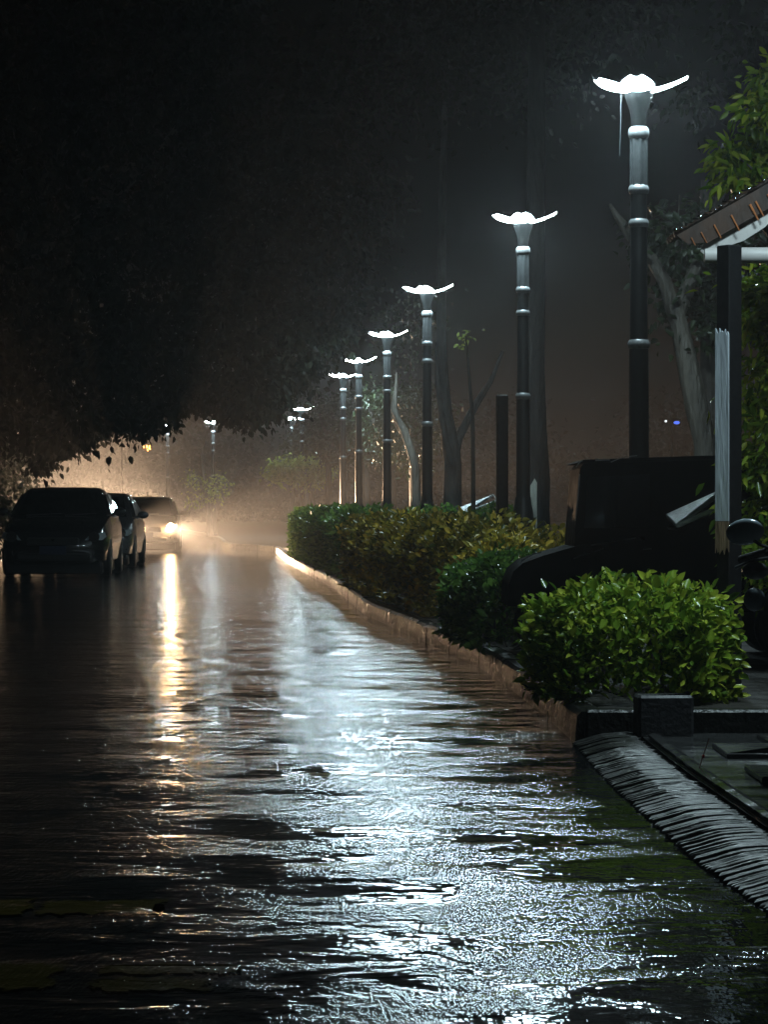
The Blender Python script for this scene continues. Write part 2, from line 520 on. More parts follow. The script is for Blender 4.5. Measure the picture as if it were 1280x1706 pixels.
def make_lamp():
    r = empty('street_lamp')
    Z = .15
    MB().lathe([(.19, 0), (.19, .06), (.165, .08), (.16, .30), (.135, .36), (.125, .55), (.13, .78), (.118, .92), (.098, 1.02), (.088, 1.10)], 20).build('base', M['black'], r)
    MB().lathe([(.082, 1.10), (.080, 1.5), (.077, 2.2)], 18).build('lower_pole', M['black'], r)
    MB().lathe([(.072, 2.26), (.067, 2.8), (.066, 3.40)], 18).build('middle_pole', M['black'], r)
    for z, rr, h in ((2.23, .088, .03), (3.17, .080, .026), (3.43, .082, .026), (3.87, .083, .034)):
        MB().lathe([(rr - .02, z - h - .012), (rr - .006, z - h), (rr, z - h * .3), (rr, z + h * .3), (rr - .007, z + h), (rr - .018, z + h + .012)], 18).build('collar', M['steel'], r)
    up = MB()
    rings = []
    for z in (3.46, 3.52, 3.82, 3.84):
        ring = []
        for k in range(32):
            a = 2 * math.pi * k / 32
            rad = .066 + (.0035 if (k % 4) < 2 else -.0035)
            ring.append(Vector((rad * math.cos(a), rad * math.sin(a), z)))
        rings.append(ring)
    up.loft(rings).build('upper_pole', M['grey'], r, angle=15)
    neck = MB()
    rings = []
    for z, rr, sq in ((3.90, .056, 0), (3.96, .058, .1), (4.02, .064, .3), (4.07, .074, .5), (4.12, .088, .7), (4.15, .096, .8), (4.178, .098, .8)):
        ring = []
        for k in range(32):
            a = 2 * math.pi * k / 32 + math.radians(-10)
            rad = rr * (1 + sq * .16 * math.cos(4 * (a - math.radians(-10))))
            ring.append(Vector((rad * math.cos(a), rad * math.sin(a), z)))
        rings.append(ring)
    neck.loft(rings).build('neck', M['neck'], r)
    for k in range(4):
        Mx = Matrix.Translation((0, 0, 4.185)) @ Matrix.Rotation(math.radians((8, 80, 207, 262)[k]), 4, 'Z')
        dg = (20, 16, 12, 12)[k]
        top, bot = petal_rows(-.012, deg=dg), petal_rows(.004, deg=dg)
        rings = []
        for a, b in zip(top, bot):
            rings.append([Mx @ v for v in a] + [Mx @ v for v in reversed(b)])
        p = MB().loft(rings).build('petal', M['grey'], r)
        dif = MB().loft([[Mx @ v for v in row] for row in petal_rows(.009, .10, deg=dg)], cap=False, closed=False).build('light_panel', M['led'], p, fix=False)
        if dif.data.polygons[10].normal.z > 0: dif.data.flip_normals()
    return r


LAMPS = [(1065, 22), (872, 32), (712, 42.3), (645, 53), (598, 62.2), (572, 69.2), (503, 92), (487, 101.4)]
LAB = ['nearest tall street lamp, rising behind the bright bush and dark cart', 'second street lamp of the row, standing between the golden shrubs and the thick pale trunk',
       'third street lamp, its flared base in the long golden hedge left of the forked tree', 'street lamp touching the slim leaning pale trunk on its left',
       'second lamp left of the slim leaning trunk, standing over the dark green hedge', 'half hidden street lamp with its head against hanging leaves, behind a brighter lamp',
       'far misty street lamp whose pole rises in front of the pale lit tree', 'farthest street lamp of the right-hand row, lowest and leftmost above the pale lit tree']
proto = make_lamp()
GL = 'flower-headed street lamps along the right kerb'
lamp_objs = []
for i, (px, Y) in enumerate(LAMPS):
    o = proto if i == 0 else copy_tree(proto)
    o.location = ((px - 640) * Y / F, Y, .15)
    o.rotation_euler = (0, 0, math.radians([0, 3, -2, 4, -1, 2, 0, 3][i]))
    tag(o, LAB[i], 'street lamp', GL)
    lamp_objs.append(o)
o = copy_tree(proto); o.location = (2.3, 13.0, .15); tag(o, 'street lamp beside the shelter, nearest of all, right of the frame', 'street lamp', GL)
for px, py, Y, lb in ((355, 704, 106, 'far white street lamp over the left side, just right of a leafy branch tip'), (279, 709, 110, 'far street lamp on the left, its head half hidden among hanging leaves')):
    o = copy_tree(proto)
    o.location = ((px - 640) * Y / F, Y, .15); o.rotation_euler = (0, 0, .3)
    tag(o, lb, 'street lamp', 'far street lamps on the left')
    lamp_objs.append(o)
# a loose wire hangs from one petal of the nearest lamp
MB().tube([(-.135, .02, 4.235), (-.137, .02, 4.0), (-.141, .02, 3.85), (-.147, .02, 3.70)], .0026, 6).build('loose_wire', M['grey'], proto)

# ------------------------------------------------------------------ hedges and bushes
def hedge(name, label, cat, path, hw, h, z0, leaf, ls, dens, group=None, jag=.06, cover=None):
    """path: list of (x, y); leaves fill the outer shell of a rounded box swept along it"""
    r = empty(name, (0, 0, 0))
    tag(r, label, cat, group)
    segs = []
    for a, b in zip(path, path[1:]):
        segs.append((np.array(a), np.array(b), math.dist(a, b)))
    Ltot = sum(s[2] for s in segs)
    per = 2 * h + 2 * hw
    n = int(Ltot * per * dens + 2 * hw * h * dens * 2)
    u = rng.uniform(0, 1, n) * (Ltot + .0)
    c = np.zeros((n, 3)); nrm = np.zeros((n, 3))
    cum = np.cumsum([0] + [s[2] for s in segs])
    si = np.clip(np.searchsorted(cum, u) - 1, 0, len(segs) - 1)
    A = np.array([s[0] for s in segs])[si]; B = np.array([s[1] for s in segs])[si]
    Ls = np.array([s[2] for s in segs])[si]
    t = ((u - cum[si]) / Ls)[:, None]
    ctr = A + (B - A) * t
    tan = norm(B - A)
    side = np.stack([tan[:, 1], -tan[:, 0]], 1)
    ph = rng.uniform(-.15, math.pi + .15, n)          # angle over the cross section
    rr = 1 - np.abs(rng.normal(0, .16, n)) + .02
    e = .42 if cat == 'hedge' else .62
    ca, sa = np.cos(ph), np.sin(ph)
    cx = np.sign(ca) * np.abs(ca) ** e; sz = np.sign(sa) * np.abs(sa) ** e
    lump = 1 + jag * (np.sin(u * 3.1 + ph * 2) + .8 * np.sin(u * 7.7 - ph * 3.3) + .6 * np.sin(u * 1.3))
    hh = h * (1 + jag * .8 * np.sin(u * 2.2 + 1) * 1 + jag * .6 * np.sin(u * 5.3))
    endf = np.clip(np.minimum(u, Ltot - u) / max(hw * .6, .05), 0.0, 1) ** .5
    lx = cx * hw * rr * lump * (.55 + .45 * endf)
    lz = np.maximum(sz, 0) * hh * rr * (.72 + .28 * endf)
    low = rng.uniform(0, 1, n) < .28
    lz = np.where(low, rng.uniform(.08, .9, n) * hh, lz)
    lx = np.where(low, np.sign(ca) * hw * rr * lump * (.55 + .45 * endf), lx)
    c[:, :2] = ctr + side * lx[:, None]
    c[:, 2] = z0 + lz
    nrm[:, :2] = side * cx[:, None]
    nrm[:, 2] = np.maximum(sz, 0) + .25
    # the two ends
    k = rng.uniform(0, 1, n) < min(.25, hw / Ltot)
    endp = rng.uniform(0, 1, n) < .5
    P0, P1 = np.array(path[0]), np.array(path[-1])
    t0, t1 = norm(segs[0][1] - segs[0][0]), norm(segs[-1][1] - segs[-1][0])
    q = rng.uniform(-1, 1, n)
    e0 = P0 - t0 * (rng.normal(0, .05, n) + .02)[:, None] + np.array([t0[1], -t0[0]]) * (q * hw * .85)[:, None]
    e1 = P1 + t1 * (rng.normal(0, .05, n) + .02)[:, None] + np.array([t1[1], -t1[0]]) * (q * hw * .85)[:, None]
    ee = np.where(endp[:, None], e0, e1)
    c[:, :2] = np.where(k[:, None], ee, c[:, :2])
    c[:, 2] = np.where(k, z0 + rng.uniform(.05, .95, n) * hh * (1 - .2 * q * q), c[:, 2])
    et = np.where(endp[:, None], -t0, t1)
    nrm[:, :2] = np.where(k[:, None], et, nrm[:, :2])
    d = norm(nrm) * .8 + rng.normal(0, .6, (n, 3)) + np.array([0, 0, .15])
    leaf_obj('foliage', c, d, ls * rng.uniform(.45, 1.4, n), leaf, r)
    tw = MB()
    cnt = max(4, int(Ltot * 5))
    for i in range(cnt):
        uu = random.uniform(.03, .97) * Ltot
        s = max(0, min(len(segs) - 1, int(np.searchsorted(cum, uu) - 1)))
        p = segs[s][0] + (segs[s][1] - segs[s][0]) * ((uu - cum[s]) / segs[s][2])
        x, y = p[0] + random.uniform(-.4, .4) * hw, p[1] + random.uniform(-.1, .1)
        dx, dy = random.uniform(-.35, .35) * hw, random.uniform(-.12, .12)
        tw.tube([(p[0], p[1], z0 - .03), (x, y, z0 + .01), (x + dx * .4, y + dy * .5, z0 + h * .45), (x + dx, y + dy, z0 + h * .85)], [.013, .012, .009, .004], 5)
    tw.tube([(q_[0], q_[1], z0 - .035) for q_ in path], .02, 6)
    tw.build('stems', M['twig'], r)
    return r


# inner mass of a hedge so that no light leaks through: dense old leaves
def hedge_path(y0, y1, off, step=1.5):
    n = max(2, int((y1 - y0) / step) + 1)
    return [(kx(y0 + (y1 - y0) * i / (n - 1)) + off, y0 + (y1 - y0) * i / (n - 1)) for i in range(n)]


# the bright bush by the entrance
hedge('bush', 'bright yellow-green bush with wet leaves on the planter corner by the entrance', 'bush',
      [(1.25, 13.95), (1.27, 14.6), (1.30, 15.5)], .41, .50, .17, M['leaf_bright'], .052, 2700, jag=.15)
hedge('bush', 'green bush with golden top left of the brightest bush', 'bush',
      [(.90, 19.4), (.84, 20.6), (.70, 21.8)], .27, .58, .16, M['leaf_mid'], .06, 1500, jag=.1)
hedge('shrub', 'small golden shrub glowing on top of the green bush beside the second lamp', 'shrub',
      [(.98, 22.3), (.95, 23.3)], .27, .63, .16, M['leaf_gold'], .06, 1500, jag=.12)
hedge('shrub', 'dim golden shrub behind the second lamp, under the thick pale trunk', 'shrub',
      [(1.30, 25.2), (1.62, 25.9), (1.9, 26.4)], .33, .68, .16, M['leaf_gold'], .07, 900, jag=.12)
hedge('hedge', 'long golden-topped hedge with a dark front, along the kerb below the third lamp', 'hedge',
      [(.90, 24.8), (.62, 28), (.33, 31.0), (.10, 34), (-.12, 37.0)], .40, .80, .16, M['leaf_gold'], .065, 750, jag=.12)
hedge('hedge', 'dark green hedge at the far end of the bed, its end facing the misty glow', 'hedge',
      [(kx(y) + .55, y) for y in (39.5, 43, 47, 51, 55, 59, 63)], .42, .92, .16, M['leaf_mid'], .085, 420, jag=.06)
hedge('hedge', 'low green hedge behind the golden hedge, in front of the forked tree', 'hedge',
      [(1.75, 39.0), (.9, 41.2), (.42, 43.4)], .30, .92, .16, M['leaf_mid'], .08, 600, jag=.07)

# ------------------------------------------------------------------ trees
def crown(clumps, per, spread, ls, leaf, parent, droop=-.4, name='crown', wr=.28):
    cs, ds, ss = [], [], []
    for c in clumps:
        k = int(per * random.uniform(.6, 1.3))
        s = spread * random.uniform(.6, 1.25)
        p = rng.normal(0, 1, (k, 3)) * np.array([s, s, s * .62])
        cs.append(np.array(c) + p)
        d = norm(p) * .6 + rng.normal(0, .55, (k, 3)) + np.array([0, 0, droop])
        ds.append(d); ss.append(ls * rng.uniform(.6, 1.3, k))
    return leaf_obj(name, np.concatenate(cs), np.concatenate(ds), np.concatenate(ss), leaf, parent, wr=wr)


def bent(a, b, n=6, amp=.1):
    a, b = Vector(a), Vector(b)
    L = (b - a).length
    ph = random.uniform(0, 6)
    out = []
    for i in range(n + 1):
        t = i / n
        w = math.sin(math.pi * t)
        out.append(a.lerp(b, t) + Vector((math.sin(ph + 3 * t), math.cos(ph * 1.7 + 4 * t), 0)) * amp * w * L * .3)
    return out


# great overhanging tree at the left: its crown hangs over the parked cars
def low_edge(px):
    pts = [(-700, 790), (-100, 800), (60, 775), (110, 748), (150, 722), (190, 705), (235, 735 - 20), (290, 690), (320, 665), (352, 662), (372, 690), (405, 704), (440, 690), (470, 668), (490, 640),
           (520, 610), (545, 590), (560, 560), (590, 500), (615, 400), (625, 250), (630, 0), (640, -400)]
    for (x0, y0), (x1, y1) in zip(pts, pts[1:]):
        if px <= x1: return y0 + (y1 - y0) * (px - x0) / (x1 - x0)
    return -400


r = empty('tree', (-9.6, 57, .14)); tag(r, 'huge dark spreading tree overhanging the road and parked cars at the left', 'tree')
tb = MB().tube([(0, 0, -.1), (.05, 0, .6), (.1, -.1, 2.0), (.35, -.1, 3.2), (.6, 0, 4.2)], [.55, .42, .36, .33, .3], 14, wob=.04)
tb.build('trunk', M['barkd'], r)
lb = MB()
for tx, ty, tz in ((3.2, -2, 6.5), (5.5, 1, 6.8), (8.0, 3, 7.4), (2, 4, 8), (-3, 1, 7.5), (4, -5, 8), (1, -1, 10), (6, 0, 9.5)):
    p = bent((.55, 0, 4.0), (tx, ty, tz), 7, .25)
    lb.tube(p, [.2 - .16 * i / 7 for i in range(8)], 8)
    for q in range(3):
        a = p[3 + q]
        lb.tube(bent(a, a + Vector((random.uniform(-1.5, 1.5), random.uniform(-1.5, 1.5), random.uniform(-.4, 1.6))), 4, .2), [.06, .05, .04, .025, .012], 6)
lb.build('limbs', M['barkd'], r)
cl = []
for i in range(60000):
    if len(cl) >= 1500: break
    Y = random.uniform(50, 66)
    X = random.uniform(-15, .2)
    z = random.uniform(2.4, 13)
    px = 640 + X * F / Y
    py = HZ - (z - CH) * F / Y
    if py > low_edge(px) - 26: continue
    # keep the envelope roughly dome shaped, denser at the underside
    if z > 13 - ((X + 7) / 8.5) ** 2 * 5 - ((Y - 58) / 9) ** 2 * 4: continue
    if z > 8 and random.random() < .35: continue
    cl.append((X + 9.6, Y - 57, z - .14))
# hanging outer sprigs along the lower edge, thin and ragged
spr = []
for i in range(330):
    px = random.uniform(60, 615)
    Y = random.uniform(53, 63)
    py = low_edge(px) - random.uniform(-10, 34)
    v = P(px, py, Y)
    spr.append((v.x + 9.6, v.y - 57, v.z - .14))
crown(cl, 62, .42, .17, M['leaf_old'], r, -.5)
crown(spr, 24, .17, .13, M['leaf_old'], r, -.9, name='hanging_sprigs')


def trunk_tree(name, label, base, pts, rads, bark, limbs=(), clumps=None, leaf=None, ls=.12, per=60, sp=.4, cat='tree', group=None, wob=.05):
    r = empty(name, base); tag(r, label, cat, group)
    b = Vector(base)
    MB().tube([Vector(p) - b for p in pts], list(rads), 12, wob=wob).build('trunk', bark, r)
    if limbs:
        m = MB()
        for lp, lr in limbs: m.tube([Vector(p) - b for p in lp], list(lr), 8, wob=.04)
        m.build('limbs', bark, r)
    if clumps:
        crown([tuple(Vector(c) - b) for c in clumps], per, sp, ls, leaf, r)
    return r


def dome(c, rx, ry, rz, n, hollow=.35):
    out = []
    while len(out) < n:
        v = Vector((random.uniform(-1, 1), random.uniform(-1, 1), random.uniform(-1, 1)))
        if hollow < v.length < 1:
            out.append((c[0] + v.x * rx, c[1] + v.y * ry, c[2] + v.z * rz))
    return out


def G(px, Y, z=.14):
    return Vector(((px - 640) * Y / F, Y, z))


# leaning pale tree at the right (with the branch that shows left of the nearest lamp)
Y = 25.5
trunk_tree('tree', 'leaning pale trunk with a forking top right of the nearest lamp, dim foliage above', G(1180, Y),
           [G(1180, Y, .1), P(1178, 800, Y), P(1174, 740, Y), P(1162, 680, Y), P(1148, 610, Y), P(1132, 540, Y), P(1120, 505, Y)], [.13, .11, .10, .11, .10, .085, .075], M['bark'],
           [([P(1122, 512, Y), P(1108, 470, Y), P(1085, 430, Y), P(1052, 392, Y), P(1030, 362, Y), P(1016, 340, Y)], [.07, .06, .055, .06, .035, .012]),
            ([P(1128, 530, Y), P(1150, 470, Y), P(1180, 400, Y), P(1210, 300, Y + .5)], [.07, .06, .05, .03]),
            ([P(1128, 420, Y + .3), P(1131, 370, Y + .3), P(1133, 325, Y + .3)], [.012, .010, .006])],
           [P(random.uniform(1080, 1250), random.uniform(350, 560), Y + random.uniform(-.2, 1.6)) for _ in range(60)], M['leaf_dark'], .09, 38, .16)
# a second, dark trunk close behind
Y = 26.3
trunk_tree('tree', 'dark straight trunk close behind the leaning pale trunk', G(1186, Y), [G(1186, Y, .1), P(1184, 700, Y), P(1180, 500, Y), P(1178, 300, Y)], [.10, .09, .08, .05], M['barkd'],
           (), [P(random.uniform(1090, 1290), random.uniform(-60, 250), Y + random.uniform(0, 2)) for _ in range(16)], M['leaf_old'], .10, 40, .25)
# thick pale trunk behind the second lamp
Y = 44
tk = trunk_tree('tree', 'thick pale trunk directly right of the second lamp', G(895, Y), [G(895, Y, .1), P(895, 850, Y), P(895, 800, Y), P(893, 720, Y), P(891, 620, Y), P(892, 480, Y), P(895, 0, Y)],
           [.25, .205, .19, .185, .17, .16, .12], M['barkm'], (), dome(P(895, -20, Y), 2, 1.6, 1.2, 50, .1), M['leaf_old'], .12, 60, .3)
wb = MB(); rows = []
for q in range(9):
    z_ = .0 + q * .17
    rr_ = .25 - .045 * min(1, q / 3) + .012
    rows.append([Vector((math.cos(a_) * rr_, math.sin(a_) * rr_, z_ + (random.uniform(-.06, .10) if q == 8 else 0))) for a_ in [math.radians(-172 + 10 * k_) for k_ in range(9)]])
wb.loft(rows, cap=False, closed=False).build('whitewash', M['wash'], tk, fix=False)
# forked tree between third lamp and the dark post
Y = 47
trunk_tree('tree', 'dim forked tree with spreading limbs right of the third lamp', G(755, Y), [G(756, Y, .1), P(755, 830, Y), P(754, 780, Y), P(752, 745, Y), P(744, 690, Y), P(738, 620, Y), P(735, 520, Y), P(738, 300, Y), P(745, 100, Y)],
           [.19, .15, .145, .15, .11, .09, .08, .06, .04], M['barkf'],
           [([P(755, 765, Y), P(764, 730, Y), P(777, 705, Y), P(796, 670, Y), P(818, 635, Y), P(838, 585, Y)], [.10, .08, .07, .06, .045, .03]),
            ([P(754, 775, Y - .2), P(744, 740, Y - .2), P(737, 700, Y - .2), P(730, 640, Y), P(728, 570, Y)], [.07, .06, .055, .05, .03])],
           dome(P(760, 90, Y), 2.2, 1.8, 1.2, 60, .1), M['leaf_old'], .12, 60, .4)
# small leafy sprig lit by a lamp belongs to a slim tree
Y = 40.5
trunk_tree('tree', 'slim dark sapling with a lit leafy tuft between second and third lamps', G(788, Y), [G(790, Y, .1), P(788, 700, Y), P(780, 600, Y), P(776, 560, Y)], [.035, .03, .02, .01], M['barkd'],
           (), [P(773, 563, Y), P(768, 575, Y), P(780, 556, Y)], M['leaf_pale'], .07, 14, .06)
# slim leaning trunk between fourth and third lamps
Y = 54.5
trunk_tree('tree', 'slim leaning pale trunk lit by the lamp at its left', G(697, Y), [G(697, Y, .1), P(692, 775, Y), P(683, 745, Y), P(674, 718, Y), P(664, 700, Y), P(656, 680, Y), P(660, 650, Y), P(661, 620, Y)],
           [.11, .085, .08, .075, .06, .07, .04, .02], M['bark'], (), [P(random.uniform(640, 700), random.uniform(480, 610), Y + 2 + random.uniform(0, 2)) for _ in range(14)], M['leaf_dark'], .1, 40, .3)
# row of small round street trees in the mist
for px, Y, lb, w in ((547, 84, 'misty round street tree, leftmost of the row behind the hedge', 2.7), (569, 78, 'misty round street tree behind the half hidden lamp', 2.8), (610, 74, 'misty street tree between two lamps, thin dark trunk over the hedge', 3.0),
                     (653, 70, 'misty street tree just right of the lamp with the slim leaning trunk', 3.6), (688, 66, 'misty street tree left of the third lamp, trunk pale in the haze', 3.6)):
    b = G(px, Y)
    cz = P(px, 712, Y).z
    trunk_tree('street_tree', lb, b, [b - Vector((0, 0, .05)), b + Vector((.02, 0, 1.0)), b + Vector((0, 0, 2.4)), b + Vector((.03, 0, 3.4))], [.13, .10, .09, .07], M['barkd'],
               [([b + Vector((0, 0, 2.2)), b + Vector((.4, .1, 3.0)), b + Vector((.7, .2, 3.7))], [.06, .05, .03]), ([b + Vector((0, 0, 2.3)), b + Vector((-.4, -.1, 3.0)), b + Vector((-.6, 0, 3.6))], [.06, .05, .03])],
               dome((b.x, b.y, cz), .75 + .1 * random.random(), .8, 1.05, 46, .2), M['leaf_dark'], .11, 60, .2, group='round street trees behind the hedge')
# pale lit tree by the far lamps, plus the darker crown over it
Y = 90
b = G(520, Y)
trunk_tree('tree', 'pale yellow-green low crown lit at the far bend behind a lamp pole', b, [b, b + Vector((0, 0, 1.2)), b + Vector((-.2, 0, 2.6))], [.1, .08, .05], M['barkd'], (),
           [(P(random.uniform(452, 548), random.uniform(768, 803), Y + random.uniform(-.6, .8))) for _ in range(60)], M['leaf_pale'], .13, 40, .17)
Y = 97
b = G(512, Y)
trunk_tree('tree', 'grey misty crown above the pale yellow-green tree', b, [b, b + Vector((0, 0, 2.0)), b + Vector((.1, 0, 3.6))], [.12, .1, .06], M['barkd'], (),
           [(P(random.uniform(478, 540), random.uniform(716, 770), Y + random.uniform(-.6, .8))) for _ in range(50)], M['leaf_dark'], .13, 45, .2)
# misty tree beyond the headlamp
Y = 104
b = G(350, Y)
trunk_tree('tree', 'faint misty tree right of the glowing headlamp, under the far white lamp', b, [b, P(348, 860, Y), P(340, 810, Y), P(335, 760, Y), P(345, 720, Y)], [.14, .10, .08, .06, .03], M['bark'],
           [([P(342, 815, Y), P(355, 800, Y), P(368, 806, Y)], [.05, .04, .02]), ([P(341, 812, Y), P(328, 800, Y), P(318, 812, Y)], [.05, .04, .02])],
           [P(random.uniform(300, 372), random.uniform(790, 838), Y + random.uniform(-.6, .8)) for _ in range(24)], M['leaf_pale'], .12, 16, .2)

# leafy tree at the right edge, in front of and above the shelter roof
r = empty('tree', (2.55, 16.6, .14)); tag(r, 'leafy green tree at the right edge, wrapping around the shelter roof', 'tree')
MB().tube([(0, 0, -.05), (.02, 0, .9), (-.05, .05, 2.0), (0, .1, 3.4), (.1, .1, 4.4)], [.11, .09, .08, .06, .03], 10, wob=.04).build('trunk', M['barkd'], r)
tl = MB(); cl = []
def tuft(px, py, Y, k=1, s=.1):
    v = P(px, py, Y) - Vector((2.55, 16.6, .14))
    for _ in range(k):
        cl.append((v.x + random.gauss(0, s), v.y + random.gauss(0, s), v.z + random.gauss(0, s)))
for px, py in ((1215, 290), (1225, 265), (1245, 300), (1260, 280), (1240, 250), (1270, 255), (1275, 215), (1262, 195), (1285, 170), (1275, 145), (1290, 120), (1300, 200), (1310, 260), (1300, 300), (1320, 150), (1330, 90)):
    tuft(px, py, 16.9 + random.uniform(-.2, .5), 2, .05)
for py in range(450, 1000, 22):
    for px in (1262, 1278, 1300, 1330):
        tuft(px + random.uniform(-12, 12) + (6 if py > 560 else 0), py, 16.6 + random.uniform(-.2, .6), 1, .04)
for c in cl[::3]:
    tl.tube(bent((random.uniform(-.05, .05), .05, max(.3, c[2] - .4)), c, 4, .2), [.02, .016, .012, .008, .004], 5)
tl.build('limbs', M['barkd'], r)
crown(cl, 52, .085, .082, M['leaf_bright'], r, -.35, wr=.17)

# left hand shrubs and trees behind the parked cars
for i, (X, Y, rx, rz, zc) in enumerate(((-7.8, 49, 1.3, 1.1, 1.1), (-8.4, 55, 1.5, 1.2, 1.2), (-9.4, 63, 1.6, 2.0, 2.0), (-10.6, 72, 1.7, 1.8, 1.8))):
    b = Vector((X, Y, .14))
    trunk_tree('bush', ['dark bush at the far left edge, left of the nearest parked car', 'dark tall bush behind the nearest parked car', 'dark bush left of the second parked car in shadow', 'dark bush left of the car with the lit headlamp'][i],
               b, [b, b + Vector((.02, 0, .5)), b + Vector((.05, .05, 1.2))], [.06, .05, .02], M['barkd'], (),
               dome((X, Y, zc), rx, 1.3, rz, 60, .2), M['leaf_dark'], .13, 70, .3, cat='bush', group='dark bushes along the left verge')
# far dark wood closing the street, one mass
cs, ds = [], []
for i in range(420):
    X = random.uniform(-95, 60); Y = 235 + random.uniform(-8, 20) - abs(X + 10) * .2
    h = 7 + 3 * math.sin(X * .3) + 2 * math.sin(X * .71)
    k = 110
    p = rng.normal(0, 1, (k, 3)) * np.array([1.6, 1.2, 1.4]) + np.array([X, Y, abs(random.uniform(.4, h))])
    p[:, 2] = np.maximum(p[:, 2], .2)
    cs.append(p); ds.append(rng.normal(0, 1, (k, 3)))
cs = np.concatenate(cs); ds = np.concatenate(ds)
tag(leaf_obj('distant_wood', cs, ds, np.full(len(cs), .55), M['leaf_old']), 'dark distant wood behind the mist', 'wood', kind='stuff')

# ------------------------------------------------------------------ cars
def wheel(parent, x, y, R=.32, W=.2):
    s = 1 if x > 0 else -1
    Mx = Matrix.Translation((x, y, R)) @ Matrix.Rotation(math.radians(90), 4, 'Y')
    w = empty('wheel', (0, 0, 0)); w.parent = parent
    MB().lathe([(R * .62, -W / 2), (R * .92, -W / 2), (R, -W * .35), (R, W * .35), (R * .92, W / 2), (R * .62, W / 2)], 24, Mx).build('tyre', M['rubber'], w)
    rim = MB()
    rim.lathe([(R * .63, -W * .4), (R * .63, W * .46), (R * .56, W * .42), (R * .54, W * .1)], 24, Mx)
    for k in range(5):
        a = 2 * math.pi * k / 5
        rim.tube([Mx @ Vector((0, 0, s * W * .36)), Mx @ Vector((R * .57 * math.cos(a), R * .57 * math.sin(a), s * W * .42))], [.045, .03], 6)
    rim.build('rim', M['alloy'], w)


